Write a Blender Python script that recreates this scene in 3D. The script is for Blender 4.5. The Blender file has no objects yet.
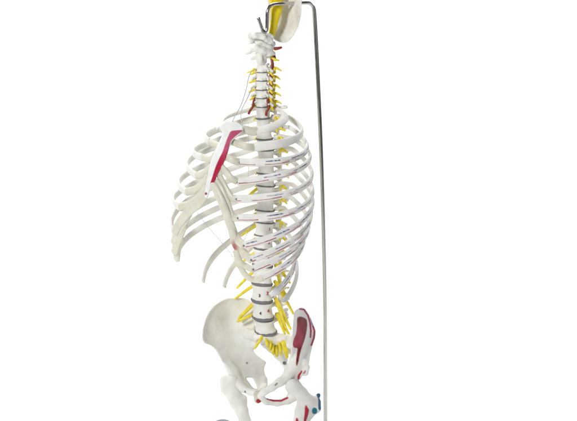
import bpy, bmesh, math, random
import numpy as np
import openvdb as vdb
from mathutils import Vector, Matrix
random.seed(4); RNG = np.random.default_rng(4)
SC = bpy.context.scene
COL = SC.collection
rad = math.radians

# ------------------------------------------------------------------ camera frame (used to measure positions off the photograph)
D = 2.0; ELEV = rad(11)
CAM = np.array([0, -D*math.cos(ELEV), D*math.sin(ELEV)])
FW = np.array([0, math.cos(ELEV), -math.sin(ELEV)]); RT = np.array([1., 0, 0]); UP = np.array([0, math.sin(ELEV), math.cos(ELEV)])
FLOOR = -0.539
def P(px, py, d):
    """photo pixel + distance behind the spine plane (mm) -> point in metres"""
    px, py, d = np.broadcast_arrays(np.asarray(px, float), np.asarray(py, float), np.asarray(d, float))
    r = FW + RT*((px-288.5)*.001*2/D)[..., None] + UP*((210.5-py)*.001*2/D)[..., None]
    return CAM + r*((d/1000-CAM[1])/r[..., 1])[..., None]
TH = rad(40)
X0 = float(P(262, 210, 0)[0])
CT, ST = math.cos(TH), math.sin(TH)
def B(l, f, z):
    """body frame (left, forward in mm, height in metres) -> metres"""
    l, f, z = np.broadcast_arrays(np.asarray(l, float), np.asarray(f, float), np.asarray(z, float))
    return np.stack([X0+(l*CT-f*ST)/1000, -(l*ST+f*CT)/1000, z], -1)
BL = np.array([CT, -ST, 0]); BF = np.array([-ST, -CT, 0]); BZ = np.array([0, 0, 1.])

# ------------------------------------------------------------------ materials
def mat(name, col=(.8, .8, .8), rough=.4, metal=0., paint=False, var=.05, scale=60, bump=.05, sss=0., coat=0., bscale=None, aniso=None):
    m = bpy.data.materials.new(name); m.use_nodes = True
    nt = m.node_tree; b = nt.nodes['Principled BSDF']
    tc = nt.nodes.new('ShaderNodeTexCoord')
    n = nt.nodes.new('ShaderNodeTexNoise'); n.inputs['Scale'].default_value = scale; n.inputs['Detail'].default_value = 6
    nt.links.new(tc.outputs['Object'], n.inputs['Vector'])
    mr = nt.nodes.new('ShaderNodeMapRange'); mr.inputs['To Min'].default_value = 1-var; mr.inputs['To Max'].default_value = 1+var
    mr.inputs['From Min'].default_value = .3; mr.inputs['From Max'].default_value = .7
    nt.links.new(n.outputs['Fac'], mr.inputs['Value'])
    mx = nt.nodes.new('ShaderNodeVectorMath'); mx.operation = 'SCALE'
    nt.links.new(mr.outputs['Result'], mx.inputs['Scale'])
    if paint:
        a = nt.nodes.new('ShaderNodeAttribute'); a.attribute_name = 'paint'; nt.links.new(a.outputs['Color'], mx.inputs[0])
    else:
        mx.inputs[0].default_value = col
    nt.links.new(mx.outputs['Vector'], b.inputs['Base Color'])
    r = nt.nodes.new('ShaderNodeMapRange'); r.inputs['To Min'].default_value = max(.02, rough-.08); r.inputs['To Max'].default_value = rough+.08
    nt.links.new(n.outputs['Fac'], r.inputs['Value']); nt.links.new(r.outputs['Result'], b.inputs['Roughness'])
    b.inputs['Metallic'].default_value = metal
    b.inputs['Specular IOR Level'].default_value = .22 if paint else .5
    if sss:
        b.inputs['Subsurface Weight'].default_value = sss; b.inputs['Subsurface Radius'].default_value = (.004, .003, .002); b.inputs['Subsurface Scale'].default_value = 1.
    if coat: b.inputs['Coat Weight'].default_value = coat; b.inputs['Coat Roughness'].default_value = .15
    if bump:
        n2 = nt.nodes.new('ShaderNodeTexNoise'); n2.inputs['Scale'].default_value = bscale or scale*4; n2.inputs['Detail'].default_value = 4
        nt.links.new(tc.outputs['Object'], n2.inputs['Vector'])
        bp = nt.nodes.new('ShaderNodeBump'); bp.inputs['Strength'].default_value = bump; bp.inputs['Distance'].default_value = .002
        nt.links.new(n2.outputs['Fac'], bp.inputs['Height']); nt.links.new(bp.outputs['Normal'], b.inputs['Normal'])
    return m
BONE = (.785, .78, .735); WHITE = (.80, .81, .83); RED = (.42, .012, .055); DRED = (.20, .02, .02); BLUE = (.05, .08, .24); OLIVE = (.665, .65, .545)
TEAL = (.01, .15, .20)
M = dict(
    bone=mat('bone_plastic', paint=True, rough=.42, var=.07, scale=45, bump=.12, bscale=220, sss=.12),
    cart=mat('cartilage_plastic', OLIVE, .40, var=.08, scale=40, bump=.12, sss=.35),
    disc=mat('disc_rubber', (.17, .17, .175), .55, var=.12, scale=90, bump=.1),
    cdisc=mat('pale_disc_rubber', (.17, .17, .18), .55, var=.12, scale=90, bump=.1),
    nerve=mat('yellow_nerve_plastic', (.80, .655, .03), .42, var=.16, scale=120, bump=.15),
    root=mat('orange_nerve_plastic', (.52, .19, .012), .42, var=.18, scale=120, bump=.15),
    stem=mat('yellow_stem_plastic', (.86, .66, .005), .38, var=.07, scale=60, bump=.15, bscale=120),
    artery=mat('red_artery_plastic', (.26, .03, .018), .4, var=.2, scale=120, bump=.1),
    chrome=mat('brushed_steel', (.54, .53, .51), .17, metal=1., var=.05, scale=30, bump=.0),
    screw=mat('dark_screw_steel', (.20, .20, .22), .35, metal=1., var=.1, scale=200, bump=0),
    wire=mat('grey_cord', (.55, .57, .60), .5, var=.1, scale=200, bump=0),
    black=mat('black_print', (.05, .04, .05), .5, bump=0), red=mat('red_print', (.38, .03, .06), .5, bump=0),
    foot=mat('blue_grey_foot', (.05, .075, .115), .28, var=.12, scale=60, bump=.05, coat=.4),
    back=mat('white_paper', (.93, .93, .93), .9, var=.004, scale=2, bump=0.02),
)

# ------------------------------------------------------------------ object helpers
ORIG = {}
def link(o, parent=None, at=(0, 0, 0)):
    COL.objects.link(o); at = np.array(at, float); ORIG[o.name] = at
    if parent is not None:
        o.parent = parent; o.location = at-ORIG[parent.name]
    else: o.location = at
    return o
def thing(name, label, cat, at, group=None):
    o = bpy.data.objects.new(name, None); o.empty_display_size = .05; link(o, None, at)
    o['label'] = label; o['category'] = cat
    if group: o['group'] = group
    return o
def build(name, V, F, m, parent=None, col=None, smooth=True, label=None, origin=None, recalc=False):
    V = np.asarray(V, float); at = V.mean(0) if origin is None else np.array(origin, float)
    me = bpy.data.meshes.new(name); me.from_pydata((V-at).tolist(), [], [list(map(int, f)) for f in F]); 
    if recalc:
        bm = bmesh.new(); bm.from_mesh(me); bmesh.ops.recalc_face_normals(bm, faces=bm.faces[:]); bm.to_mesh(me); bm.free()
    me.polygons.foreach_set('use_smooth', [smooth]*len(me.polygons))
    me.materials.append(m)
    if m is M['bone']:
        c = np.ones((len(V), 4)); c[:, :3] = BONE if col is None else col
        a = me.color_attributes.new('paint', 'FLOAT_COLOR', 'POINT'); a.data.foreach_set('color', c.ravel())
    me.update()
    o = bpy.data.objects.new(name, me); link(o, parent, at)
    if label: o['label'] = label
    return o

# ---- signed-distance modelling (numpy) -> mesh
def cap(p, a, b, ra, rb=None):
    rb = ra if rb is None else rb
    a = np.array(a, float); b = np.array(b, float); ab = b-a
    t = np.clip(((p-a)@ab)/max(ab@ab, 1e-9), 0, 1)
    return np.linalg.norm(p-a-t[..., None]*ab, axis=-1)-(ra+(rb-ra)*t)
def chain(p, pts, rs, k=2.):
    d = None
    for i in range(len(pts)-1):
        e = cap(p, pts[i], pts[i+1], rs[i], rs[i+1]); d = e if d is None else smin(d, e, k)
    return d
def ell(p, c, r, rot=None):
    q = p-np.array(c, float)
    if rot is not None: q = q@rot
    r = np.array(r, float); k0 = np.linalg.norm(q/r, axis=-1); k1 = np.linalg.norm(q/(r*r), axis=-1)
    return k0*(k0-1)/np.maximum(k1, 1e-6)
def smin(a, b, k):
    h = np.clip(.5+.5*(b-a)/k, 0, 1)
    return b+(a-b)*h-k*h*(1-h)
def smax(a, b, k): return -smin(-a, -b, k)
def poly2(u, v, pts):
    pts = np.array(pts, float); n = len(pts); d = np.full(u.shape, 1e18); s = np.ones(u.shape)
    for i in range(n):
        a = pts[i]; b = pts[i-1]; e = b-a; wx = u-a[0]; wy = v-a[1]
        t = np.clip((wx*e[0]+wy*e[1])/(e@e+1e-12), 0, 1)
        d = np.minimum(d, (wx-e[0]*t)**2+(wy-e[1]*t)**2)
        c1 = v >= a[1]; c2 = v < b[1]; c3 = e[0]*wy > e[1]*wx
        fl = (c1 & c2 & c3) | (~c1 & ~c2 & ~c3); s = np.where(fl, -s, s)
    return s*np.sqrt(d)
def smooth_poly(pts, n=4):
    """closed Catmull-Rom through the outline points"""
    pts = np.array(pts, float); N = len(pts); out = []
    for i in range(N):
        p0, p1, p2, p3 = pts[i-1], pts[i], pts[(i+1) % N], pts[(i+2) % N]
        for j in range(n):
            t = j/n; out.append(.5*((2*p1)+(-p0+p2)*t+(2*p0-5*p1+4*p2-p3)*t*t+(-p0+3*p1-3*p2+p3)*t**3))
    return np.array(out)
def tps(pts):
    """smooth depth surface through (u, v, w) points"""
    A = np.array(pts, float); n = len(A)
    def U(r2): return np.where(r2 > 1e-9, r2*np.log(np.maximum(r2, 1e-9)), 0)
    r2 = ((A[:, None, :2]-A[None, :, :2])**2).sum(-1)
    K = U(r2)+np.eye(n)*60.; Q = np.c_[np.ones(n), A[:, :2]]
    S = np.block([[K, Q], [Q.T, np.zeros((3, 3))]]); x = np.linalg.solve(S, np.r_[A[:, 2], 0, 0, 0])
    def f(u, v):
        o = x[n]+x[n+1]*u+x[n+2]*v
        for i in range(n): o = o+x[i]*U((u-A[i, 0])**2+(v-A[i, 1])**2)
        return o
    return f
def sdf_mesh(fn, lo, hi, h):
    lo = np.array(lo, float); hi = np.array(hi, float)
    ax = [np.arange(lo[i], hi[i]+h, h) for i in range(3)]
    g = np.stack(np.meshgrid(*ax, indexing='ij'), -1)
    d = fn(g).astype(np.float32)
    d = np.minimum(d, 3*h); d = np.maximum(d, -3*h)
    d[[0, -1]] = 3*h; d[:, [0, -1]] = 3*h; d[:, :, [0, -1]] = 3*h
    gr = vdb.FloatGrid(3*h); gr.copyFromArray(d)
    pts, quads = gr.convertToQuads(0.0)
    pts = np.array(pts); quads = np.array(quads)
    return pts*h+lo, quads[:, ::-1]
# view-box space: u = mm right of the photo centre, v = mm above it, w = mm behind the spine plane
def VB(px, py, w=None):
    return ((px-288.5)*2, (210.5-py)*2) if w is None else ((px-288.5)*2, (210.5-py)*2, w)
def unvb(p): return P(p[:, 0]/2+288.5, 210.5-p[:, 1]/2, p[:, 2])
def vpoly(l): return smooth_poly([VB(*q) for q in l])
def pxy(p): return p[:, 0]/2+288.5, 210.5-p[:, 1]/2
def plate(p, outline, depth, thick, holes=(), rnd=2.5, thickf=None):
    u = p[:, :, 0, 0]; v = p[:, :, 0, 1]
    d2 = poly2(u, v, outline)
    for h in holes: d2 = smax(d2, -poly2(u, v, h), 2.)
    w0 = depth(u, v); gu, gv = np.gradient(w0, u[1, 0]-u[0, 0], v[0, 1]-v[0, 0])
    cf = 1/np.sqrt(1+np.minimum(gu**2+gv**2, 12))
    t = thick if thickf is None else thickf(u, v)
    dw = np.abs(p[..., 2]-w0[..., None])*cf[..., None]-(t[..., None] if hasattr(t, 'shape') else t)
    a = np.maximum(d2[..., None]+rnd, 0); b = np.maximum(dw+rnd, 0)
    return np.sqrt(a*a+b*b)+np.minimum(np.maximum(d2[..., None]+rnd, dw+rnd), 0)-rnd
def seg_dist(x, y, pts):
    d = np.full(np.shape(x), 1e9)
    for a, b in zip(pts[:-1], pts[1:]):
        a = np.array(a, float); b = np.array(b, float); e = b-a
        t = np.clip(((x-a[0])*e[0]+(y-a[1])*e[1])/(e@e+1e-9), 0, 1)
        d = np.minimum(d, np.hypot(x-a[0]-t*e[0], y-a[1]-t*e[1]))
    return d
def blend(c, col, w):
    w = np.clip(w, 0, 1)[:, None]; return c*(1-w)+np.array(col)*w
def vnormals(V, F):
    n = np.zeros_like(V); fn = np.cross(V[F[:, 2]]-V[F[:, 0]], V[F[:, 3]]-V[F[:, 1]])
    for i in range(4): np.add.at(n, F[:, i], fn)
    return n/np.maximum(np.linalg.norm(n, axis=1), 1e-9)[:, None]
def front(V, F):
    """1 on the side that faces forward out of the body, used to keep a painted patch on one face of a bone"""
    n = vnormals(V, F); return np.clip((-n[:, 1]*.95+n[:, 2]*.2)*9+.9, 0, 1)
def wob(p, a, f):
    return a*(np.sin(p[..., 0]*f+1.3)*np.sin(p[..., 1]*f*1.13+.4)*np.sin(p[..., 2]*f*.9+2.1))

# ---- swept tubes
def spline(pts, n=60):
    pts = np.array(pts, float); N = len(pts)
    if N == 2: return pts[0]+(pts[1]-pts[0])*np.linspace(0, 1, n)[:, None]
    e = np.vstack([2*pts[0]-pts[1], pts, 2*pts[-1]-pts[-2]]); out = []
    ts = np.linspace(0, N-1-1e-6, n)
    for t in ts:
        i = int(t); s = t-i; p0, p1, p2, p3 = e[i:i+4]
        out.append(.5*((2*p1)+(-p0+p2)*s+(2*p0-5*p1+4*p2-p3)*s*s+(-p0+3*p1-3*p2+p3)*s**3))
    return np.array(out)
def sweep(path, ra, rb, up, m=14, end=.6):
    """elliptic tube: ra along 'up', rb across; radii may vary along the path; rounded ends"""
    n = len(path); ra = np.broadcast_to(ra, n).astype(float).copy(); rb = np.broadcast_to(rb, n).astype(float).copy()
    up = np.broadcast_to(np.asarray(up, float), (n, 3))
    T = np.gradient(path, axis=0); T /= np.linalg.norm(T, axis=1)[:, None]
    S = np.cross(T, up); S /= np.maximum(np.linalg.norm(S, axis=1), 1e-9)[:, None]; Uv = np.cross(S, T)
    V = []; F = []
    rings = []
    def ring(c, i, k): rings.append((c, i, k))
    mm = float(rb[0]); ring(path[0]-T[0]*mm*end, 0, .02); ring(path[0]-T[0]*mm*end*.85, 0, .5); ring(path[0]-T[0]*mm*end*.45, 0, .86)
    for i in range(n): ring(path[i], i, 1)
    mm = float(rb[-1]); ring(path[-1]+T[-1]*mm*end*.45, n-1, .86); ring(path[-1]+T[-1]*mm*end*.85, n-1, .5); ring(path[-1]+T[-1]*mm*end, n-1, .02)
    a = np.linspace(0, 2*np.pi, m, endpoint=False)
    par = []
    for c, i, k in rings:
        V.append(c+k*(np.cos(a)[:, None]*ra[i]*Uv[i]+np.sin(a)[:, None]*rb[i]*S[i])); par += [(i/(n-1), x) for x in a]
    V = np.concatenate(V); R = len(rings)
    for i in range(R-1):
        for j in range(m): F.append((i*m+j, i*m+(j+1) % m, (i+1)*m+(j+1) % m, (i+1)*m+j))
    F.append(tuple(range(m-1, -1, -1))); F.append(tuple(range((R-1)*m, R*m)))
    return V, F, np.array(par)
def round_up(path):
    t = path[-1]-path[0]; return np.array([0, 0, 1.]) if abs(t[2]) < .8*np.linalg.norm(t) else np.array([.3, 1., 0])
def tube(name, pts, r, m, parent, n=30, up=None, flat=1., seg=12, label=None, end=.7):
    path = spline(pts, n) if len(pts) < n else np.array(pts)
    rr = np.interp(np.linspace(0, 1, len(path)), np.linspace(0, 1, len(np.atleast_1d(r))), np.atleast_1d(r))
    rr = np.where(rr > .1, rr/1000, rr)      # radii over .1 are millimetres
    V, F, _ = sweep(path, rr, rr*flat, round_up(path) if up is None else up, seg, end)
    return build(name, V, F, m, parent, label=label, recalc=True)

# ------------------------------------------------------------------ the anatomical model
model = thing('skeleton_torso_model', 'white plastic spine, rib cage and pelvis with red painted patches and yellow nerves', 'anatomical model', (X0, 0, FLOOR))

# spine curve: (photo x of the body centre, photo y of the disc below)
C_LOW = [None, None, 64, 72.5, 81, 90, 98, 106.6]
LEV = [('C3', 262.3, 64, 72.5), ('C4', 262., 72.5, 81), ('C5', 261.6, 81, 90), ('C6', 261.5, 90, 98), ('C7', 262., 98, 106.6)]
ty = [106.6, 118, 128, 138.5, 149.5, 161, 173, 185.5, 198, 210, 222, 235, 248]
tx = [262.6, 263.4, 264.3, 265.2, 265.8, 266, 266, 265.7, 265.4, 265, 264.6, 264]
for i in range(12): LEV.append(('T%d' % (i+1), tx[i], ty[i], ty[i+1]))
for i, (x, a, b) in enumerate([(263.2, 248, 265), (262.4, 265, 283), (262., 283, 300), (262.8, 300, 317), (265., 317, 331.5)]): LEV.append(('L%d' % (i+1), x, a, b))
def cx(px, py):
    """body centre point from its photo position: on the sagittal plane"""
    f = 0.
    for _ in range(4):
        q = P(px, py, -f*CT); f = -(q[0]-X0)/ST*1000
    return f, P(px, py, -f*CT)[2]
def halfw(n):
    k = int(n[1:])
    if n[0] == 'C': return 12+.4*k, 8.8, 0
    if n[0] == 'T': return float(np.interp(k, [1, 2, 4, 12], [16, 17.6, 20.6, 22.6])), 13.3+.45*k, 1
    return 23.8+.5*k, 17.4+.45*k, 2
nodes = []
for n, x, a, b in LEV:
    f, z = cx(x, (a+b)/2); nodes.append((n, f, z))
FZ = np.array([(f, z*1000) for _, f, z in nodes])
VERT = {}
def vert_sdf(n, wl, wf, h, kind):
    k = int(n[1:])
    def fn(p):
        l = p[..., 0]; f = p[..., 1]; z = p[..., 2]; al = np.abs(l)
        q = np.stack([al, f, z], -1)
        waist = 1+(.30 if kind == 0 else .21)*np.clip(1-(2*z/h)**2, 0, 1)
        fb = np.where(f < 0, f*1.15, f)
        rho = np.sqrt((l/wl)**2+(fb/wf)**2)*waist
        d = smax((rho-1)*min(wl, wf)*.92, np.abs(z)-h/2, 1.6)
        back = -wf
        if kind == 0:
            ped = chain(q, [(wl*.6, back*.5, 1), (wl+3, back-3, 0), (wl*.75, back-11, -1), (0, back-19, -2)], [2.6, 3, 3.4, 2.6], 2)
            tp = chain(q, [(wl*.8, -3, 0), (wl+6, -1, -2), (wl+12.5, 0, -5)], [3.2, 2.6, 3.0]); art = cap(q, (wl*.95, back-5, 6), (wl*.95, back-7, -6), 3.9)
            sp = cap(q, (0, back-17, -2), (0, back-30-(8 if k == 7 else 0), -7), 3, 2.2)
            unc = np.minimum(cap(q, (wl*.82, 2, h*.4), (wl*.82, -5, h*.58), 2.2), cap(q, (wl*.45, wf*.72, -h*.42), (2, wf*.75, -h*.46), 2.4))
            tp = np.minimum(tp, cap(q, (wl*.85, 1, h*.1), (wl+6.5, 4.5, -h*.15), 2.6, 2.3))
            d = smax(d, -cap(q, (wl*.5, wf+1.2, -h*.25), (wl*.42, wf+1.2, h*.25), 2.6), 1.5)
            d = smin(smin(d, unc, 2), smin(smin(ped, tp, 2), smin(art, sp, 2), 2), 2.5)
        elif kind == 1:
            ped = chain(q, [(wl*.5, back*.6, h*.2), (wl*.72, back-6, h*.25), (wl*.6, back-13, 0), (0, back-20, -3)], [3.2, 3.2, 3.6, 3], 2)
            tl = 33-k*.9
            tp = cap(q, (wl*.7, back-8, h*.25), (tl, back-20, h*.35), 3.2, 3.9)
            art = cap(q, (wl*.65, back-11, h*.62), (wl*.6, back-14, -h*.62), 3.2)
            sp = cap(q, (0, back-18, -2), (0, back-38, -h*1.1), 3.2, 2.4)
            d = smin(d, smin(smin(ped, tp, 2), smin(art, sp, 2), 2), 3)
        else:
            ped = chain(q, [(wl*.5, back*.6, h*.18), (wl*.66, back-8, h*.2), (wl*.6, back-17, -1), (0, back-24, -4)], [4.5, 4.2, 4.5, 4], 2)
            tp = chain(q, [(wl*.66, back-9, h*.2), (wl+6, back-13, h*.2), (wl+(17-abs(k-3)*2 if k < 5 else 8), back-15, h*.27)], [3.6, 2.8, 2.4])
            art = cap(q, (wl*.72, back-15, h*.6), (wl*.62, back-19, -h*.68), 4.3)
            sp = smin(cap(q, (0, back-24, 3), (0, back-50, 2), 4.2, 4.8), cap(q, (0, back-24, -7), (0, back-48, -10), 4.2, 5), 5)
            d = smin(d, smin(smin(ped, tp, 2), smin(art, sp, 3), 2), 3)
        return d+wob(p, .35, .33)
    return fn
def frame_at(i):
    a = FZ[max(i-1, 0)]; b = FZ[min(i+1, len(FZ)-1)]; t = a-b; t = t/np.linalg.norm(t)   # up along the spine in (f, z)
    return t
RIB_AT = {}
for i, (n, f, z) in enumerate(nodes):
    wl, wf, kind = halfw(n)
    t = frame_at(i)
    if n == 'L5': t = np.array([math.sin(rad(12)), math.cos(rad(12))])
    if n == 'L4': t = np.array([math.sin(rad(5)), math.cos(rad(5))])
    up = BF*t[0]+BZ*t[1]; fw = BF*t[1]-BZ*t[0]; c = B(0, f, z)
    gap = [2.0, 2.4, 5.4][kind]
    zz = P(LEV[i][1], LEV[i][2], -f*CT)[2]-P(LEV[i][1], LEV[i][3], -f*CT)[2]
    h = zz*1000-gap
    V, F = sdf_mesh(vert_sdf(n, wl, wf, h, kind), (-wl-30, -wf-62, -h/2-22), (wl+30, wf+5, h/2+16), 1.15 if kind < 2 else 1.3)
    W = c+(V[:, :1]*BL+V[:, 1:2]*fw+V[:, 2:]*up)/1000
    col = np.tile(np.array(BONE), (len(V), 1))
    v = build('vertebra', W, F, M['bone'], model, col=col, recalc=True)
    VERT[n] = (v, c, fw, up, wl, wf, h, kind)
    # disc below, a squashed ring of rubber
    th = gap+ (1.2 if kind == 2 else .7); prof = [(0, .0), (.90, .0), (1.0, .18), (1.035, .5), (1.0, .82), (.90, 1.), (0, 1.)]
    dv = []; df = []; ms = 40
    for r_, s_ in prof:
        for j in range(ms):
            a = 2*math.pi*j/ms; ff = math.sin(a)*wf*(1 if math.sin(a) > 0 else .87)
            q = c-up*(h/2+gap/2)/1000
            dv.append(q+(BL*math.cos(a)*wl*max(r_, .02)+fw*ff*max(r_, .02)+up*th*(.5-s_))/1000)
    for a in range(len(prof)-1):
        for j in range(ms): df.append((a*ms+j, a*ms+(j+1) % ms, (a+1)*ms+(j+1) % ms, (a+1)*ms+j))
    build('disc', dv, df, M['disc'] if kind == 2 or (kind == 1 and int(n[1:]) > 1) else M['cdisc'], v, recalc=True)

# nerve roots, arteries
def vpt(n, l, f, z):
    v, c, fw, up, *_ = VERT[n]; return c+(BL*l+fw*f+up*z)/1000
for n in VERT:
    v, c, fw, up, wl, wf, h, kind = VERT[n]; k = int(n[1:])
    for s in (1, -1):
        if kind == 0:
            tube('nerve', [vpt(n, s*(wl*.7), -wf-3, -h*.5), vpt(n, s*(wl+6), -3, -h*.5-1), vpt(n, s*(wl+13+RNG.random()*4), 3, -h*.5-4-RNG.random()*3)], [3.1, 2.9, 1.9], M['nerve'], v, 12)
            if s == 1:
                tube('nerve', [vpt(n, wl*.8, -wf-4, h*.3), vpt(n, wl+6, -wf-4, 0), vpt(n, wl+9, -wf-3, -h*.6)], [3.2, 3.2, 2], M['nerve'], v, 12)
                tube('nerve', [vpt(n, wl*.9, -wf-6, h*.2), vpt(n, wl+11, -wf-8, h*.05), vpt(n, wl+17+RNG.random()*4, -wf-9, -h*.25)], [2.8, 2.5, 1.2], M['nerve'], v, 12)
                tube('nerve', [vpt(n, wl*.9, -wf-2, -h*.2), vpt(n, wl+8, -wf+3, -h*.55), vpt(n, wl+12, -wf+6, -h*.95)], [2.4, 2.3, 1.2], M['root'], v, 12)
        elif kind == 1:
            L = 20+RNG.random()*8
            tube('nerve', [vpt(n, s*wl*.6, -wf-3, -h*.45), vpt(n, s*(wl+5), -wf-3, -h*.55), vpt(n, s*(wl+L*.8), -wf-3, -h*.6-5-k*.3)], [3.0, 3.0, 1.9], M['nerve'], v, 14)
            tube('nerve', [vpt(n, s*(wl+3), -wf-2, -h*.5), vpt(n, s*(wl+9), -wf+6, -h*.5-3), vpt(n, s*(wl+12), -wf+10, -h*.5-8)], [2.3, 2.1, 1.6], M['nerve'], v, 10)
def dfs(n, s): return vpt(n, s*VERT[n][4]*.62, -VERT[n][5]-4, -VERT[n][6]*.5)
for n, s, e in [('T12', -1, (237, 266.5, 35)), ('L1', -1, (237, 288, 45)), ('L2', -1, (235.5, 298.5, 48)), ('L3', -1, (238.5, 319.5, 28)), ('L3', -1, (239.5, 317, 34)), ('L4', -1, (237.5, 321.5, 18)),
                ('T11', -1, (237, 251, 35)), ('T10', -1, (242, 235, 30)), ('T9', -1, (246, 221, 28)), ('T7', -1, (249, 195, 26)), ('T12', 1, (283, 274, -40)), ('L1', 1, (282, 293, -40)), ('L1', 1, (290, 283, -25)), ('L2', 1, (289, 299, -32)),
                ('L2', 1, (293.5, 314, -32)), ('L3', 1, (290.5, 329, -28)), ('L3', 1, (286, 328, -34)), ('L4', 1, (290, 336, -14)), ('L4', 1, (285, 334, -22))]:
    v = VERT[n][0]; a = dfs(n, s); b = P(*e); mid = (a*.45+b*.55)+np.array([0, -.006, .003])
    tube('nerve', [a, mid, b], [3.9 if n[0] == 'L' else 3.0, 3.5, 2.4], M['nerve'], v, 18)
for s in (1, -1):
    pts = [vpt('C3', s*16, -9, 22), vpt('C3', s*18, -8, 8)]
    for n in ('C3', 'C4', 'C5', 'C6'):
        pts += [vpt(n, s*(VERT[n][4]+5), -6, -2), vpt(n, s*(VERT[n][4]+4), -4, -8)]
    pts += [vpt('C7', s*(VERT['C7'][4]+3), 3, 4), vpt('C7', s*(VERT['C7'][4]+6), 4, -8), vpt('T1', s*(VERT['T1'][4]+ (9 if s < 0 else 2)), 8, 4), vpt('T1', s*(VERT['T1'][4]+(13 if s < 0 else 1)), 9, -3)]
    tube('vertebral_artery', np.array(pts)/1, [2.5, 2.4, 2.4, 2.7, 2.5], M['artery'], model, 60)
# printed marks on the front of the vertebrae
def digit(txt, parent, pos, nrm, size, m):
    cu = bpy.data.curves.new('t', 'FONT'); cu.body = txt; cu.size = size; cu.align_x = 'CENTER'; cu.align_y = 'CENTER'; cu.extrude = .0002; cu.offset = .0003
    o = bpy.data.objects.new('t', cu); COL.objects.link(o); bpy.context.view_layer.update()
    me = bpy.data.meshes.new_from_object(o.evaluated_get(bpy.context.evaluated_depsgraph_get())); bpy.data.objects.remove(o)
    V = np.array([w.co[:] for w in me.vertices]); Fc = [tuple(q.vertices) for q in me.polygons]
    nrm = nrm/np.linalg.norm(nrm); x = np.cross([0, 0, 1.], nrm); x /= np.linalg.norm(x); y = np.cross(nrm, x)
    W = pos+V[:, :1]*x+V[:, 1:2]*y+V[:, 2:]*nrm
    build('number_mark', W, Fc, m, parent, smooth=False)
def mark(n, ang, z, txt, m, size=.0085):
    v, c, fw, up, wl, wf, h, kind = VERT[n]
    l = math.sin(rad(ang)); f = math.cos(rad(ang)); r = 1/math.sqrt((l/wl)**2+(f/wf)**2)/(1+.13*max(0, 1-(2*z/h)**2))
    nn = BL*(l/wl**2)+fw*(f/wf**2)
    digit(txt, v, c+(BL*l*r+fw*f*r+up*z)/1000+nn/np.linalg.norm(nn)*.0006, nn, size, m)
for n, k in (('T10', '10'), ('T11', '11'), ('T12', '12'), ('L1', '1'), ('L2', '2'), ('L3', '3'), ('L4', '4')):
    if n in ('L3', 'L4'): mark(n, 25, -4, k, M['black'])
    mark(n, 72, 1, k[-1], M['red'], .0095 if n[0] == 'L' else .008)

# atlas and axis
def atlas(p):
    f_ = lambda px, py, w: VB(px, py, w)
    d = chain(p, [f_(250.5, 35.2, -6), f_(256, 35.5, -13), f_(263, 37, -15), f_(270, 41, -6), f_(273, 44, 4)], [5, 6.2, 6.2, 6.4, 5], 3)
    d = smin(d, chain(p, [f_(250.8, 42.3, 0), f_(255, 40, 6), f_(262, 38, 22), f_(270, 42, 20), f_(273.5, 44.5, 6)], [4.2, 5, 4.5, 5, 4], 3), 3)
    d = smin(d, cap(p, f_(250.3, 35, -4), f_(251, 42, 2), 4, 4), 3)
    d = smin(d, cap(p, f_(259, 34.5, -2), f_(271, 37, 4), 6, 6), 3)
    d = smin(d, ell(p, f_(262, 43, 6), (15, 13, 10)), 3)
    return d+wob(p, 1.5, .34)
V, F = sdf_mesh(atlas, VB(244, 52, -30), VB(281, 26, 45), 1.2)
at_ = build('vertebra', unvb(V), F, M['bone'], model, recalc=True)
def axis(p):
    f_ = lambda px, py, w: VB(px, py, w)
    d = chain(p, [f_(252.5, 49.5, -2), f_(257, 48.5, -12), f_(263, 50.5, -14), f_(269, 53, -8), f_(273.5, 53.8, 4)], [5.4, 7.2, 7.2, 7, 4.8], 3)
    d = smin(d, ell(p, f_(267.5, 48, 2), (13, 9, 12)), 4)
    d = smin(d, cap(p, f_(261.3, 52.5, -5), f_(261.5, 60, -4), 9, 11), 3)
    d = smin(d, chain(p, [f_(253, 49.5, 0), f_(250, 52, 0), f_(246.3, 54, 2)], [4.8, 3.3, 2.2], 2), 2)
    d = smin(d, chain(p, [f_(257, 54, 6), f_(265, 56, 30), f_(273, 56, 22), f_(273, 54, 6)], [4.5, 4, 4, 4], 3), 3)
    d = smin(d, cap(p, f_(266, 55, 28), f_(275, 60, 44), 4.4, 3.4), 3)
    d = smin(d, cap(p, f_(261, 54, -15), f_(261.3, 61, -17), 2.6, 3.6), 3)
    for xx in (256.6, 266.8): d = smax(d, -cap(p, f_(xx, 56.5, -16), f_(xx, 62, -18), 4.8), 2)
    d = smax(d, -cap(p, f_(258, 44.5, -24), f_(266, 47.5, -26), 2.6), 2)
    d = smin(d, cap(p, f_(258.5, 56, -2), f_(251.5, 59, -2), 4.2, 3.0), 2.5)
    return d+wob(p, .9, .36)
V, F = sdf_mesh(axis, VB(243, 67, -32), VB(281, 40, 58), 1.2)
ax_ = build('vertebra', unvb(V), F, M['bone'], model, recalc=True)
tube('nerve', [P(271, 57, 0), P(275, 59.5, -4), P(279, 60.5, -4)], [2.6, 2.4, 1.4], M['nerve'], ax_, 10)
tube('nerve', [P(254.5, 69, 0), P(251, 71.5, -2), P(247.5, 72.5, -2)], [2.2, 2., 1.2], M['nerve'], VERT['C3'][0], 10)
for a in ([(272, 48, 5), (277, 48.5, 2), (281.5, 47.5, 3)], [(272, 52, 6), (274, 56, 2), (275.5, 60, 1)], [(271.5, 58, 2), (272.5, 64, 0), (273, 70, 0)]):
    tube('vertebral_artery', [P(*q) for q in a], [2.6, 3.2, 2.2], M['artery'], model, 12)
tube('nerve', [P(275, 50, 4), P(278, 49, 2), P(280.5, 48.8, 2)], [2, 1.6, 1], M['nerve'], at_, 8)

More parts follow.
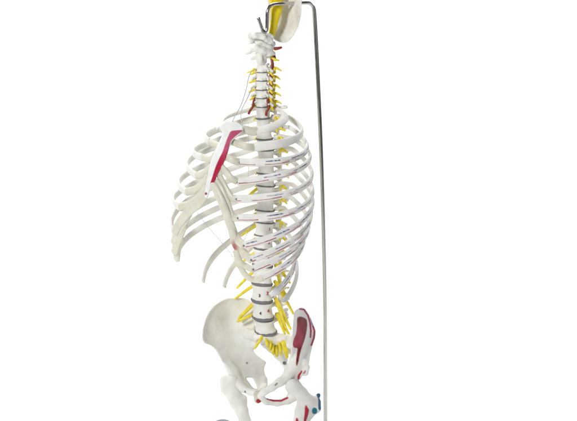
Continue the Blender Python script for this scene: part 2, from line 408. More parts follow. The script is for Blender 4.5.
# occipital plate (a shallow bowl) and the yellow brain stem that leans in it
occ_poly = vpoly([(269, -10), (267.5, 4), (268.5, 20), (270.5, 32), (274, 39.5), (280, 42.4), (286, 42.6), (290, 40), (294, 35), (297.3, 29), (299.8, 21.5), (301.2, 13), (301.8, 4), (301.5, -6), (298, -14), (286, -17), (275, -16)])
occ_depth = tps([VB(301.5, 8, 2), VB(299.5, 22, 6), VB(297, 30, 11), VB(288, 41, 24), VB(275, 40, 32), VB(268, 22, 44), VB(268, 0, 48), VB(286, -16, 40), VB(301, -10, 8), VB(287, 12, 48), VB(291, 0, 42), VB(292, 24, 35), VB(281, 28, 46)])
V, F = sdf_mesh(lambda p: plate(p, occ_poly, occ_depth, 2.6, rnd=2.2)+wob(p, .5, .22), VB(263, 50, -12), VB(306, -20, 78), 1.3)
x, y = pxy(V); c = np.tile(np.array([.74, .725, .68]), (len(V), 1))
rim = -poly2(V[:, 0], V[:, 1], occ_poly); c = blend(c, (.76, .76, .73), 1.6-rim/3.)  # light catching the bowl's edge, painted in as a paler rim
c = blend(c, (.63, .60, .58), .6*np.clip(np.sin(x*.9+2*np.sin(y*.35))*np.sin(y*.6+1)-.2, 0, 1))
oc = build('occipital_bone', unvb(V), F, M['bone'], model, col=c, recalc=True)
stem_poly = vpoly([(268.5, -10), (270.5, 6), (271, 16), (270, 26), (268.6, 34), (270.5, 37.5), (273.6, 38), (276, 31), (278.5, 22), (281, 14), (283, 7), (283.5, -2), (283, -10)])
stem_depth = tps([VB(270, 0, 22), VB(283, 0, 30), VB(277, 5, 20), VB(275, 20, 18), VB(272, 36, 14), VB(276, -9, 26)])
V, F = sdf_mesh(lambda p: plate(p, stem_poly, stem_depth, 5.5, rnd=5)+wob(p, .6, .4), VB(264, 44, -5), VB(288, -14, 48), 1.2)
build('brain_stem', unvb(V), F, M['stem'], model, recalc=True)

# ribs: half-axis, depth ratio, centre offset, fall (two terms), end angle
RIBS = [(72, .69, 28, 38, 0, 2.42), (106.9, .69, 24.6, 66.3, -22.3, 2.55), (125.8, .69, 35.8, 98.6, -48, 2.74), (136.9, .69, 42.4, 79.2, -17.6, 2.73), (148.1, .69, 52, 119, -47.7, 2.68),
        (155.3, .69, 60, 150, -70, 2.62), (153.5, .75, 62.5, 130, -21.5, 2.50), (150, .77, 62, 122, -7, 2.38), (146, .77, 64.5, 112, -1, 2.34), (141.2, .72, 68, 106, 7, 2.19),
        (104.5, .70, 41.4, 143, 0, 2.1), (87, .62, 8, 148, 0, 1.92)]
HEADY = [108, 118, 128, 138.5, 149.5, 161, 173, 185.5, 198, 210, 225, 239]
RIBEND = {}; RIBO = {}
STRIPE = np.array([.34, .02, .04])
for k, (a, r, c, d1, d2, pe) in enumerate(RIBS):
    n = 'T%d' % (k+1); v, cc, fw, up, wl, wf, h, kind = VERT[n]
    f0 = nodes[5+k][1]
    z0 = P(264, HEADY[k], 0)[2]
    for s in (1, -1):
        NP = 230 if s > 0 and 1 < k < 11 else 84; NR = 40 if NP > 84 else 18
        ph = np.linspace(.27, pe, 46)
        jit = RNG.normal(0, 1, 3)*np.array([.9, .9, .0006])
        tt = (ph-.25)/2.3
        z = z0-(d1*tt+d2*tt*tt)/1000
        w = (ph-ph[0])/(ph[-1]-ph[0])
        body = B(s*(a+jit[0]*w)*np.sin(ph), c-(r*a+jit[1]*w)*np.cos(ph), z+jit[2]*w)
        if k >= 10: pass
        st = [B(s*(wl*.75), f0-wf*.75, z0+.001), B(s*(wl+6), f0-wf-6, z0+.0025)]
        path = spline(np.vstack([st, body[::3] if len(body[::3]) else body, body[-1:]]), NP)
        cen = B(0, c, 0)
        out = path-cen; out[:, 2] = 0; out /= np.linalg.norm(out, axis=1)[:, None]
        T = np.gradient(path, axis=0); T /= np.linalg.norm(T, axis=1)[:, None]
        upv = np.cross(T, out); upv *= np.sign(upv[:, 2:3]+1e-9)
        tpar = np.linspace(0, 1, NP)
        hh = {0: 8.8, 1: 7.9}.get(k, 6.9); hh = hh if k < 10 else 6.4
        ra = np.interp(tpar, [0, .08, .25, .6, .92, 1], [.62, .75, .9, 1, 1.12, 1.05])*hh/1000
        rb = np.interp(tpar, [0, .1, .5, 1], [3.9, 3.7, 3.5, 3.4])/1000*(1.12 if k == 0 else 1)
        if k == 0: upv = .45*upv+.8*out*-1; upv /= np.linalg.norm(upv, axis=1)[:, None]
        if k >= 10: ra *= np.interp(tpar, [0, .6, 1], [1, 1.1, 1.05])*(.84 if k == 11 and s > 0 else 1)
        V, F, par = sweep(path, ra, rb, upv, NR, .8)
        t = par[:, 0]; ang = par[:, 1]
        col = np.tile(np.array(BONE), (len(V), 1))
        if s > 0:
            col = np.tile(np.array((.79, .785, .755)), (len(V), 1))
            nx = V-path[np.clip((t*(NP-1)).round().astype(int), 0, NP-1)]
            i_ = np.clip((t*(NP-1)).round().astype(int), 0, NP-1)
            uu = (nx*upv[i_]).sum(1)/ra[i_]; oo = (nx*out[i_]).sum(1)
            outer = (oo > -.0004).astype(float)
            if 1 < k < 11:
                sst = lambda v_: np.clip(v_, 0, 1)
                wav = .035*np.sin(t*40+k*1.7)+.012*np.sin(t*141+k)
                lo = sst((.115-np.abs(uu+.40+wav))/.05)*outer
                on = ((t > .60+.03*math.sin(k*2.2)) & (t < .95))*1.0*(np.sin(t*31+k*2.1) > -.72)
                col = blend(col, STRIPE, lo*on)
                hi = sst((.125-np.abs(uu-.34-wav))/.05)*outer
                ph0 = .80+.03*math.sin(k*3.1); dash = np.clip(1.0+.55*np.sin(t*150+k*5+np.sin(t*77)*2), 0, 1)
                on2 = ((t > ph0-.09) & (t < ph0)) | ((t > .50) & (t < .63)) | ((t > .88) & (t < .93) & (k in (6, 7)))
                col = blend(col, BLUE, hi*on2*dash)
                md = sst((.10-np.abs(uu+.02-wav))/.05)*outer*((t > ph0-.2) & (t < ph0-.12))
                col = blend(col, STRIPE, md*dash*.8)
                lo2 = sst((.14-np.abs(uu+.30+wav))/.05)*outer*((t > .38) & (t < .53))
                col = blend(col, STRIPE, lo2*.8)
                hi2 = sst((.14-np.abs(uu-.40+wav))/.05)*outer*((t > .34) & (t < .45))
                col = blend(col, BLUE, hi2*.8)
            else:
                pass
            col = blend(col, (.82, .83, .86), .85*np.clip((t-.62)/.1, 0, 1))if False else col
        rb_o = build('rib', V, F, M['bone'], model, col=col, recalc=True)
        RIBEND[(k+1, s)] = (path[-1], T[-1], upv[-1]); RIBO[(k+1, s)] = rb_o
        if s > 0 and 1 < k < 9:      # small pin at the costochondral joint
            e = path[-int(NP*.034)-1]+out[-int(NP*.034)-1]*.0031; uv_, uf = [], []
            bm = bmesh.new(); bmesh.ops.create_uvsphere(bm, u_segments=12, v_segments=8, radius=.0021)
            q = np.array([x_.co[:] for x_ in bm.verts]); fc = [tuple(x_.index for x_ in fa.verts) for fa in bm.faces]; bm.free()
            q = q@np.array([[1, 0, 0], [0, 1, 0], [0, 0, 1]]); build('joint_pin', e+q*np.array([1, .5, 1]), fc, M['screw'], rb_o)

# sternum: plate traced from the photograph, sloping forward as it goes down
st_poly = vpoly([(219.5, 125.5), (224, 121.6), (230, 120.8), (236, 121.8), (242.2, 126), (243, 131), (238.5, 136), (233, 140.5), (230.3, 145), (228.8, 150), (226.5, 157), (222.6, 166), (217.2, 176.5), (212.8, 185.5), (210, 191), (207.8, 197.5), (206, 198.2), (204.6, 195), (205.2, 188), (206.5, 180), (208.5, 171), (210.6, 162), (213.6, 154), (217, 146), (220.8, 138.5), (222, 133), (220.5, 129.5)])
st_depth = tps([VB(221, 126, -62), VB(241, 128, -84), VB(232, 123, -70), VB(227, 140, -90), VB(217, 157, -104), VB(224, 155, -112), VB(212, 170, -112), VB(219, 170, -120), VB(206, 190, -120), VB(211, 188, -128), VB(206, 198, -128)])
V, F = sdf_mesh(lambda p: plate(p, st_poly, st_depth, 4.8, rnd=3.6)+wob(p, .35, .3), VB(198, 205, -150), VB(248, 115, -40), 1.1)
x, y = pxy(V); col = np.tile(np.array((.77, .78, .77)), (len(V), 1)); fr = front(V, F)
red_poly = vpoly([(242.5, 130.5), (236, 130.3), (231, 131.3), (228.3, 136), (225.5, 143), (222.8, 151), (219, 159), (215.5, 167), (212.6, 176), (210.2, 184), (211, 187), (214, 185), (218, 177.5), (222.5, 167.5), (226.5, 157), (228.8, 148), (231, 141), (236.5, 135.5)])
w = -poly2(V[:, 0], V[:, 1], red_poly)/1.0+.5
shade = np.clip((y-148)/12, 0, 1)[:, None]
rc = np.array([.44, .07, .14])*(1-shade)+np.array([.40, .008, .045])*shade
w = np.clip(w, 0, 1)[:, None]*fr[:, None]; col = col*(1-w)+rc*w
col = blend(col, (.28, .02, .05), (1.8-np.hypot(x-205.9, y-193.6)*1.)*fr)
ster = build('sternum', unvb(V), F, M['bone'], model, col=col, recalc=True)

# costal cartilages
def cartilage(rk, s, pts, r=(4.6, 4.4, 4.2), flat=.55, n=26, label=None, m='cart', spot=None):
    path = spline([RIBEND[(rk, s)][0]-RIBEND[(rk, s)][1]*.002]+[P(*q) for q in pts], n)
    rr = np.interp(np.linspace(0, 1, n), np.linspace(0, 1, len(r)), r)/1000*1.42
    T = np.gradient(path, axis=0); T /= np.linalg.norm(T, axis=1)[:, None]
    g = np.array([-.45*1, -.85, .1]); g /= np.linalg.norm(g)
    U = np.cross(T, g); U *= np.sign(U[:, 2:3]+.3*U[:, :1]+1e-9)
    for i in range(1, n):
        if U[i]@U[i-1] < 0: U[i] *= -1
    V, F, _ = sweep(path, rr, rr*flat, U, 14, .8)
    col = None
    if spot is not None:
        m = 'bone'; q = P(*spot); col = blend(np.tile(np.array(OLIVE), (len(V), 1)), (.42, .13, .12), 1.3-np.linalg.norm((V-q)*np.array([1.3, .5, .7]), axis=1)/.010)
    return build('costal_cartilage', V, F, M[m], RIBO[(rk, s)], recalc=True, label=label, col=col)
cartilage(1, 1, [(250, 131, -82), (243, 129, -82)], (6, 6, 5.6))
cartilage(2, 1, [(247, 146.5, -108), (237.5, 144, -100), (231.5, 141.5, -86)], (5, 4.8, 4.6))
cartilage(3, 1, [(232, 160, -124), (226, 157, -116)], (5, 4.8, 4.6))
cartilage(4, 1, [(231, 178, -136), (225, 171, -128), (221, 166, -120)], (5, 4.8, 4.6))
cartilage(5, 1, [(231, 197, -146), (224.5, 186, -136), (219.5, 176, -124)], (5, 4.6, 4.4))
cartilage(6, 1, [(232, 216, -152), (226.5, 202, -146), (221, 189, -138), (216, 181, -127)], (5, 5.4, 4.8))
cartilage(7, 1, [(235.5, 237, -150), (229.5, 222, -152), (222, 202, -148), (215, 188, -135), (211.5, 186, -130)], (5.6, 6.6, 6, 5))
cartilage(8, 1, [(243, 252.5, -150), (236, 244, -151), (231.5, 230, -153)], (5.4, 6.8, 5.4), spot=(234.5, 247, -152))
cartilage(9, 1, [(247.5, 267, -146), (240, 262, -147), (235.5, 251, -150)], (4.8, 4.6, 4.4))
cartilage(10, 1, [(256.5, 279.8, -136), (247.5, 277, -138), (241, 268, -142), (236.5, 255, -146)], (4.6, 4.4, 4.6))
# right side of the model
cartilage(1, -1, [(228, 132, -56), (224, 128, -62)], (6, 5.6, 5))
cartilage(2, -1, [(221, 146, -78), (224, 141, -84)], (5, 4.8, 4.6))
cartilage(3, -1, [(211, 159, -88), (217, 153, -98)], (5, 4.8, 4.6))
cartilage(4, -1, [(203, 174, -90), (211, 167, -106)], (5, 4.8, 4.6))
cartilage(5, -1, [(196, 189, -88), (203, 183, -104), (208, 177, -113)], (5.4, 5, 4.6))
cartilage(6, -1, [(190, 204, -84), (199, 197, -102), (206.5, 187, -117)], (6, 5.8, 5))
cartilage(7, -1, [(179, 224, -70), (187.5, 212.5, -86), (199, 203, -110), (206, 194, -120)], (6, 6.6, 7, 6.4, 4.8), .5)
cartilage(8, -1, [(176.5, 236, -56), (181, 226, -68), (189, 213, -82)], (6, 6.6, 7, 6), .5)
cartilage(9, -1, [(176.5, 246, -49), (179.5, 236, -59), (184, 224, -70)], (5.8, 6.4, 6.4), .5)
cartilage(10, -1, [(177.2, 254, -33), (178.2, 247, -46), (180.5, 237, -58)], (5.6, 5.8, 6), .5)

# sacrum and coccyx
def sacrum(p):
    f_ = VB
    d = ell(p, f_(265.5, 338, 6), (25, 12, 19))
    d = smin(d, chain(p, [f_(268, 340, 18), f_(274, 346, 36), f_(279.5, 353, 48), f_(283.5, 360, 52)], [17, 15, 12, 8.5], 6), 6)
    d = smin(d, cap(p, f_(258, 336, 14), f_(248, 334, 34), 11, 11), 8)
    d = smin(d, chain(p, [f_(270, 338, 10), f_(283, 340, 4), f_(290, 342, -4)], [13, 12, 9], 5), 8)
    d = smin(d, chain(p, [f_(279, 345, 26), f_(286, 347, 24), f_(290, 350, 10)], [12, 11, 8], 5), 8)
    d = smin(d, chain(p, [f_(283.5, 360, 52), f_(285, 365, 50), f_(285.3, 369, 44)], [7, 5, 3], 3), 3)
    for a in [(258.5, 341, 0), (271, 349, 12), (276.5, 353, 26), (281, 346, 4), (284, 352, 12)]: d = smax(d, -ell(p, f_(*a), (4.5, 4, 12)), 3)
    for a, b in [((262, 344, 0), (276, 341, 0)), ((270, 351, 18), (282, 346, 10))]: d = smin(d, cap(p, f_(*a), f_(*b), 3.5), 4)
    return d+wob(p, 1.2, .25)
V, F = sdf_mesh(sacrum, VB(238, 378, -30), VB(300, 326, 75), 1.4)
sac = build('sacrum', unvb(V), F, M['bone'], model, recalc=True)
for pts, r in [([(262.5, 336, -8), (259.5, 341, -16), (255, 348, -18)], [3, 2.6, 2]), ([(270, 340, -6), (270.5, 345, -8), (269.5, 350, -6)], [3, 2.6, 2]), ([(272.5, 343, 0), (272.5, 349, -2), (273.5, 354, 0)], [3.4, 3.4, 2.4]),
               ([(275.5, 346, 8), (276.5, 351, 4), (277, 356, 8)], [4, 4, 2.6]), ([(283.5, 342, -10), (285.5, 350, -12), (287, 357, -6)], [4.6, 4.6, 3]), ([(279, 343, -6), (280.5, 349, -6), (281, 355, 0)], [3, 3, 2]), ([(266, 339, -12), (267, 343, -14), (267.5, 347, -12)], [2.6, 2.6, 1.8])]:
    tube('nerve', [P(*q) for q in pts], np.array(r)*1.2, M['nerve'], sac, 14)
tube('nerve', [P(259, 337, -4), P(265, 339.5, -10), P(272, 341, -6)], [2.4, 2.4, 2.2], M['nerve'], sac, 14)

# hip bones
def hip_right(p):
    d = plate(p, HR, HRD, 5, holes=[HRH], rnd=3.6, thickf=lambda u, v: 4.4+5.5*np.exp(-(poly2(u, v, HR)/6.)**2)*np.clip((v-VB(0, 352)[1])/24, 0, 1)+2.5*np.clip((VB(0, 352)[1]-v)/24, 0, 1))
    f_ = VB
    d = smin(d, cap(p, f_(252, 330, 34), f_(254, 345, 34), 8, 8), 8)                     # sacroiliac mass
    d = smin(d, chain(p, [f_(229, 366, 4), f_(234, 373, 6), f_(239, 383, 2)], [9, 10.5, 8], 5), 8)   # acetabular wall
    d = smin(d, chain(p, [f_(238, 384, -4), f_(243, 388.5, -16), f_(250, 391.8, -30), f_(256, 393.2, -40)], [8.6, 7.4, 6.4, 7], 4), 5)   # superior ramus
    d = smin(d, chain(p, [f_(255, 394, -40), f_(261, 392, -10), f_(265, 386, 20)], [5, 4.5, 5], 4), 4)   # inferior ramus to the ischium
    d = smin(d, chain(p, [f_(264, 380, 36), f_(262, 388, 28)], [7, 8], 4), 6)
    d = smin(d, cap(p, f_(228.5, 369.5, -1), f_(227.5, 366, -4), 4, 3), 4)
    return d+wob(p, .6, .16)
HR = vpoly([(237.5, 297.6), (243, 297.8), (249, 299.5), (253.5, 305), (255, 316), (254.5, 328), (252.5, 337), (249.6, 343), (251.5, 348.5), (256, 353.5), (262, 358.5), (266.2, 362), (264.6, 366.5), (264.3, 371), (266.3, 378), (267.3, 386), (264, 391), (257, 392.5), (248, 391), (241.5, 388.5), (237.5, 382), (232.5, 376.5), (229.4, 371), (226.6, 366), (222, 361.5), (217.8, 354.5), (214.5, 349), (209.5, 345.2), (204.2, 343), (202, 337.5), (203.2, 326), (206.8, 315.2), (213, 306.3), (220.5, 300.8), (228.5, 297.6)])
HRH = vpoly([(246.3, 378.2), (252, 377.8), (254.6, 382), (257, 388.3), (253.2, 387.6), (249.6, 383.2)])
HRD = tps([VB(203, 338, -10), VB(204, 325, 10), VB(213, 306, 38), VB(228, 298, 56), VB(240, 299, 62), VB(250, 320, 46), VB(252, 338, 36), VB(230, 320, 52), VB(220, 330, 34), VB(212, 340, 10), VB(235, 345, 34), VB(222, 358, 2), VB(230, 371, 4), VB(238, 383, 2), VB(245, 365, 30), VB(265, 362, 48), VB(258, 372, 42), VB(266, 385, 34), VB(257, 392, 5), VB(246, 390, -14)])
V, F = sdf_mesh(hip_right, VB(196, 405, -60), VB(274, 290, 85), 1.4)
x, y = pxy(V); fr = front(V, F); col = np.tile(np.array(BONE), (len(V), 1))
col = blend(col, (.60, .56, .46), .45*np.exp(-((x-222)/9)**2-((y-318)/12)**2)*fr)
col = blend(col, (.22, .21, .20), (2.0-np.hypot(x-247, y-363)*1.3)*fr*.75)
hip_r = build('hip_bone', unvb(V), F, M['bone'], model, col=col, recalc=True)

HL = vpoly([(294, 312.5), (297, 309), (301, 307.4), (305, 308.8), (309.5, 315), (313, 323.5), (315.6, 331), (315, 338), (312.6, 345.5), (311, 353), (309.4, 361), (307.8, 367), (304, 374), (298, 381), (292, 383), (287, 380), (283, 375.5), (287, 366), (290, 358), (291.4, 349), (291.8, 340), (292.3, 330), (293, 320)])
HLD = tps([VB(294, 313, -86), VB(292, 330, -90), VB(292, 345, -72), VB(302, 308, -62), VB(310, 316, -34), VB(315, 332, -14), VB(312, 345, -18), VB(303, 325, -52), VB(304, 340, -44), VB(300, 350, -46), VB(309, 360, -28), VB(298, 365, -46), VB(290, 375, -42), VB(303, 374, -44), VB(288, 362, -36)])
def hip_left(p):
    f_ = VB
    d = plate(p, HL, HLD, 5, rnd=3.4, thickf=lambda u, v: 4.2+3.5*np.exp(-(poly2(u, v, HL)/5.)**2))
    d = smin(d, chain(p, [f_(305, 362, -46), f_(307, 367, -56), f_(305.5, 373, -52)], [6, 5.5, 6], 3), 5)
    d = smin(d, chain(p, [f_(299, 352, -46), f_(295, 366, -46), f_(288, 376, -46)], [9, 12, 11], 5), 8)
    d = smin(d, chain(p, [f_(288, 377, -48), f_(280, 382, -52), f_(272, 387.5, -56), f_(264, 392, -54), f_(260, 395.5, -50)], [10.5, 9, 7.4, 6.8, 7], 4), 5)
    d = smin(d, chain(p, [f_(260.5, 397, -50), f_(266, 401.5, -44), f_(277, 403, -34), f_(288, 400.5, -24), f_(294, 394, -20)], [6.2, 6.4, 6.6, 8, 10], 4), 4)
    d = smin(d, chain(p, [f_(294, 366, -28), f_(294, 382, -20), f_(294, 396, -20)], [10, 10, 10], 5), 8)
    d = smin(d, cap(p, f_(290, 345, -50), f_(289, 338, -20), 8, 8), 8)
    return d+wob(p, .6, .16)
V, F = sdf_mesh(hip_left, VB(252, 412, -115), VB(322, 300, 20), 1.3)
x, y = pxy(V); fr = front(V, F); col = np.tile(np.array(BONE), (len(V), 1))
RP = vpoly([(297.2, 318.5), (299.5, 316.6), (303, 317.2), (306.3, 319.5), (307.2, 324), (306.6, 331), (304.8, 339), (302, 347), (300, 354), (298.6, 361), (296.8, 366), (296, 362), (296.8, 354), (297.4, 348.5), (294, 347.6), (292.8, 344), (293.8, 339), (296, 333.5), (296.9, 326)])
w = (-poly2(V[:, 0], V[:, 1], RP)/1.2+.5)*np.clip((HLD(V[:, 0], V[:, 1])+1-V[:, 2])*2, 0, 1)
cr = np.clip((y-322)/12, 0, 1)*np.clip((304-x)/4, 0, 1)*np.clip((349-y)/2, 0, 1); lowr = np.clip((y-346)/4, 0, 1)
rc = np.array([.19, .001, .004])[None]*(1-cr[:, None])+np.array([.36, .0, .04])*cr[:, None]
rc = rc*(1-lowr[:, None])+np.array([.19, .014, .012])*lowr[:, None]
w = np.clip(w, 0, 1)[:, None]; col = col*(1-w)+rc*w
for pts, cc, wd in [([(300, 309), (304, 309.5), (308, 315.5), (310, 322), (310.8, 331), (310.4, 337)], (.38, .03, .10), 1.0), ([(312, 323), (314.6, 331), (314, 338), (311.5, 345)], (.40, .02, .08), 1.1),
                    ([(311, 318), (312.6, 325)], (.30, .32, .55), .9), ([(267.5, 398.6), (273, 400.6), (281, 400.8), (287.5, 397.8)], (.40, .03, .06), 1.1), ([(284, 352), (283, 358)], (.3, .3, .34), .8)]:
    sd = seg_dist(x, y, pts); col = blend(col, cc, (wd-sd)*2.+.3)
for pts, cc, wd in [([(301, 371.5), (299, 375.5), (298.5, 378.5)], (.40, .02, .05), 1.4), ([(306.5, 369.5), (303.5, 374)], (.42, .15, .13), 1.0), ([(277, 383.5), (275.3, 385)], (.2, .2, .22), .9)]:
    sd = seg_dist(x, y, pts); col = blend(col, cc, ((wd-sd)*2.+.3)*fr)
hip_l = build('hip_bone', unvb(V), F, M['bone'], model, col=col, recalc=True, label='hip bone painted with red muscle patches')

# pubic symphysis disc, red at its lower edge
V, F = sdf_mesh(lambda p: chain(p, [VB(258, 394.5, -46), VB(257.8, 399.5, -47)], [8.6, 8])+wob(p, .5, .5), VB(248, 409, -66), VB(268, 386, -26), 1.1)
x, y = pxy(V); col = np.tile(np.array((.60, .58, .50)), (len(V), 1)); col = blend(col, (.36, .02, .03), (3.2-np.hypot(x-258.6, (y-401)*1.2))*.9)
build('pubic_symphysis', unvb(V), F, M['bone'], model, col=col, recalc=True)
for (px, py, w), par in [((252, 334, 20), hip_r), ((246, 391.2, -28), hip_r), ((284.4, 363, 44), sac)]:
    bm = bmesh.new(); bmesh.ops.create_cone(bm, segments=16, cap_ends=True, radius1=.0042, radius2=.003, depth=.004)
    bmesh.ops.create_cone(bm, segments=6, cap_ends=True, radius1=.0019, radius2=.0019, depth=.0062)
    q = np.array([a.co[:] for a in bm.verts]); q = q[:, [0, 2, 1]]*np.array([1, -1, 1]); fc = [tuple(a.index for a in f.verts) for f in bm.faces]; bm.free()
    build('screw', P(px, py, w)+q, fc, M['screw'], par, smooth=False, recalc=True)

# femurs (cut short below the frame)
def fem_r(p):
    f_ = VB
    d = ell(p, f_(232.5, 381.5, 2), (15, 15, 15))
    d = smin(d, chain(p, [f_(225.4, 381, 6), f_(226.2, 388, 6)], [11.5, 12], 4), 8)
    d = smin(d, chain(p, [f_(230.5, 389, 2), f_(237.8, 402, -4), f_(242, 411, -8), f_(244.8, 421, -12), f_(248, 446, -18)], [16, 14.6, 12.6, 11.4, 11], 6), 8)
    d = smin(d, cap(p, f_(243.5, 398, -2), f_(244.2, 402, -2), 7, 5), 6)
    return d+wob(p, .7, .15)
V, F = sdf_mesh(fem_r, VB(210, 458, -50), VB(262, 365, 35), 1.5)
x, y = pxy(V); col = np.tile(np.array(BONE), (len(V), 1))
build('femur', unvb(V), F, M['bone'], model, col=col, recalc=True)
def fem_l(p):
    f_ = VB
    d = ell(p, f_(293.5, 386.8, -56), (16.5, 16, 16))
    d = smin(d, chain(p, [f_(294, 387, -56), f_(301, 393, -54), f_(308, 401, -50)], [14, 12.5, 14], 5), 6)
    d = smin(d, chain(p, [f_(309, 402, -48), f_(315.2, 402.5, -42), f_(315.6, 408, -42), f_(309, 414, -46)], [12, 10.5, 9.5, 10], 5), 8)
    d = smin(d, chain(p, [f_(315.5, 399.5, -36), f_(318.6, 395, -32)], [6.5, 4.2], 4), 5)
    d = smin(d, chain(p, [f_(304, 403, -48), f_(302.6, 412, -48), f_(301.4, 421, -50), f_(300, 447, -54)], [15, 15, 14.6, 13], 6), 8)
    return d+wob(p, .7, .15)
V, F = sdf_mesh(fem_l, VB(280, 458, -90), VB(328, 372, 5), 1.4)
x, y = pxy(V); fr = front(V, F); col = np.tile(np.array((.72, .715, .68)), (len(V), 1))
w = -poly2(V[:, 0], V[:, 1], vpoly([(305.2, 406), (307.5, 405.4), (309, 407), (308.8, 412), (307.2, 418), (305, 423), (303.8, 421), (304.6, 413)]))/1.4+.5; col = blend(col, (.40, .02, .05), w*fr)
w = -poly2(V[:, 0], V[:, 1], vpoly([(296, 418.5), (298, 419), (298.4, 423), (297, 430), (295, 428)]))/1.4+.5; col = blend(col, (.40, .02, .05), w*fr)
col = blend(col, TEAL, (3.1-np.hypot(x-314.6, (y-410.8)*.85))*1.6*(V[:, 2] < -40))
col = blend(col, (.02, .10, .20), (3.0-seg_dist(x, y, [(318.8, 393.5), (321, 399), (321, 408)]))*1.8)
build('femur', unvb(V), F, M['bone'], model, col=col, recalc=True, label='femur head with red patches and a teal dot')

# thin cords that hang from the neck and tie the floating ribs
for pts in ([(251.5, 71, -8), (248.5, 78, -18), (246, 90, -32), (241, 105, -54), (235, 116, -70), (231.5, 123.5, -74)], [(252, 88, -8), (247, 99, -34), (241.5, 110, -62), (241, 118, -74), (242.5, 126, -82)],
            [(197, 212, -104), (204, 222, -96), (216, 236, -60), (228, 250, 0), (236, 262, 20)], [(248.5, 122, -60), (248.2, 134, -84), (248, 146, -108)], [(249, 162, -124), (248.5, 172, -130), (248, 183, -138)],
            [(254, 222, -60), (246, 236, -100), (241, 246, -140)]):
    tube('cord', [P(*q) for q in pts], .00055 if pts[0][1] > 100 else .0009, M['wire'], model, 30, seg=8)

# ------------------------------------------------------------------ the stand
post = P(325.4, 428, 60)
stand = thing('metal_stand', 'tall bent chrome rod hooked at the top of the white skeleton model', 'stand', (post[0], post[1], FLOOR))
pole = [np.array([post[0], post[1], FLOOR+.012]), P(325.4, 428, 60), P(325.2, 380, 60), P(324.9, 300, 60), P(323.3, 225, 59), P(321.0, 150, 57), P(318.2, 85, 55), P(316, 40, 53), P(314.6, 16, 52)]
def arc(a, b, c, n=8):
    """quadratic bend from a to c around corner b"""
    a, b, c = map(np.array, (a, b, c)); t = np.linspace(0, 1, n)[:, None]; return (1-t)**2*a+2*t*(1-t)*b+t*t*c
A = [P(314.4, 13, 52), P(313.9, 2.6, 52), P(306.5, 2.9, 46)]
Bq = [P(277, 4.0, 6), P(267.6, 4.4, -4), P(267.3, 13, -5)]
Cq = [P(266.9, 28, -5), P(266.6, 34.5, -6), P(262.6, 30.5, -6)]
pts = list(spline(pole, 60))+list(arc(*A, 12))+list(spline([P(305, 2.95, 44), P(291, 3.4, 25), P(278.5, 3.9, 8)], 12))+list(arc(*Bq, 12))+list(spline([P(267.2, 15, -5), P(267, 26, -5)], 6))+list(arc(*Cq, 10))+list(spline([P(261.7, 28, -6.2), P(258.2, 17.5, -8)], 6))
pts = np.array(pts)
T = np.gradient(pts, axis=0); T /= np.linalg.norm(T, axis=1)[:, None]
U = [np.array([0, 1., 0])]
for i in range(1, len(pts)):
    u = U[-1]-T[i]*(U[-1]@T[i]); U.append(u/np.linalg.norm(u))
zz = np.array([p[2] for p in pts]); rr = np.interp(np.linspace(0, 1, len(pts)), [0, .5, .62, 1], [.0046, .0041, .0036, .0034])
V, F, _ = sweep(pts, rr, rr, np.array(U), 20, .25)
build('pole', V, F, M['chrome'], stand, recalc=True)
# star base on the floor: hub, legs, pads
hub = np.array([post[0], post[1], FLOOR])
def lathe(name, prof, c, m, parent, seg=36):
    V = [c+np.array([r*math.cos(2*math.pi*j/seg), r*math.sin(2*math.pi*j/seg), z]) for r, z in prof for j in range(seg)]
    F = [(a*seg+j, a*seg+(j+1) % seg, (a+1)*seg+(j+1) % seg, (a+1)*seg+j) for a in range(len(prof)-1) for j in range(seg)]
    F += [tuple(range(seg)), tuple(range((len(prof)-1)*seg, len(prof)*seg))]
    return build(name, V, F, m, parent, recalc=True)
lathe('hub', [(.026, .004), (.028, .008), (.028, .024), (.022, .03), (.011, .034), (.009, .05), (.007, .052)], hub, M['chrome'], stand)
g = P(222.5, 430, 165); g[2] = FLOOR
dirv = g-hub; R0 = np.linalg.norm(dirv[:2]); a0 = math.atan2(dirv[1], dirv[0])
for a in (a0, a0+rad(92), a0+rad(178)):
    e = hub+np.array([math.cos(a)*R0, math.sin(a)*R0, 0])
    leg = tube('leg', [hub+np.array([math.cos(a)*.02, math.sin(a)*.02, .015]), hub*.5+e*.5+np.array([0, 0, .0125]), e+np.array([0, 0, .010])], [.0085, .0075, .0065], M['chrome'], stand, 20, seg=14)
    lathe('foot_pad', [(.018, 0), (.019, .003), (.0186, .015), (.0172, .0195), (.013, .0215), (.003, .022)], e, M['foot'], leg)

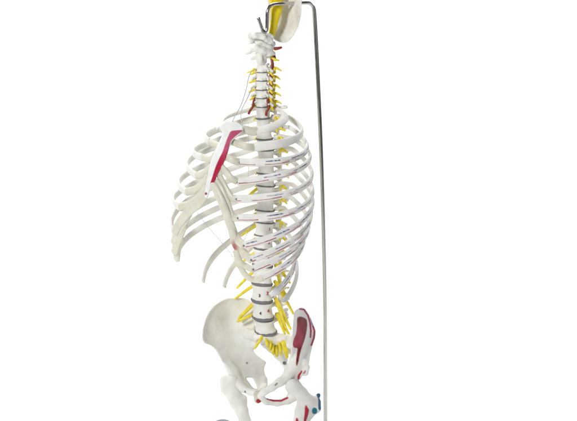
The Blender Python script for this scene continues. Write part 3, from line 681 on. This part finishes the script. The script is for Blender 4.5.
# ------------------------------------------------------------------ seamless white backdrop
prof = [(-2.6, 0)]+[(1.2, 0)]+[(1.2+.9*math.sin(t), .9-.9*math.cos(t)) for t in np.linspace(.08, math.pi/2, 24)]+[(2.1, 3.2)]
V = []; F = []
for i, (y_, z_) in enumerate(prof):
    for x_ in np.linspace(-4.8, 4.8, 9): V.append((x_, y_, FLOOR+z_))
for i in range(len(prof)-1):
    for j in range(8): F.append((i*9+j, i*9+j+1, (i+1)*9+j+1, (i+1)*9+j))
bd = build('backdrop', V, F, M['back']); bd['kind'] = 'structure'; bd['label'] = 'seamless white studio backdrop and floor'

# ------------------------------------------------------------------ light, camera
w = bpy.data.worlds.new('World'); SC.world = w; w.use_nodes = True
w.node_tree.nodes['Background'].inputs['Color'].default_value = (.96, .98, 1, 1); w.node_tree.nodes['Background'].inputs['Strength'].default_value = .10
def area(name, loc, aim, size, power, col=(1, 1, 1), size_y=None):
    l = bpy.data.lights.new(name, 'AREA'); l.energy = power; l.size = size; l.color = col
    if size_y: l.shape = 'RECTANGLE'; l.size_y = size_y
    o = bpy.data.objects.new(name, l); COL.objects.link(o); o.location = loc
    o.rotation_euler = (Vector(aim)-Vector(loc)).to_track_quat('-Z', 'Y').to_euler(); return o
area('softbox_key', (-1.3, -2.1, 1.2), (0, 0, 0), .5, 46, (1, .995, .98))
area('softbox_fill', (1.5, -1.9, .6), (0, 0, -.1), 1.0, 2.5, (.95, .97, 1))
area('backdrop_lamp_left', (-2.2, 1.0, 1.9), (-.3, 2.1, .1), 1.0, 36)
area('backdrop_lamp_right', (2.2, 1.0, 1.9), (.3, 2.1, .1), 1.0, 36)
area('backdrop_lamp_floor', (0, 1.0, 2.3), (0, 1.4, -.5), 1.2, 33)
cam = bpy.data.cameras.new('camera'); co = bpy.data.objects.new('camera', cam); COL.objects.link(co)
co.location = CAM; co.rotation_euler = (math.pi/2-ELEV, 0, 0); cam.sensor_width = 36; cam.lens = 36*D/1.154; cam.clip_end = 50; cam.clip_start = .05
SC.camera = co
SC.view_settings.view_transform = 'Standard'; SC.view_settings.look = 'None'; SC.view_settings.exposure = 0; SC.view_settings.gamma = 1
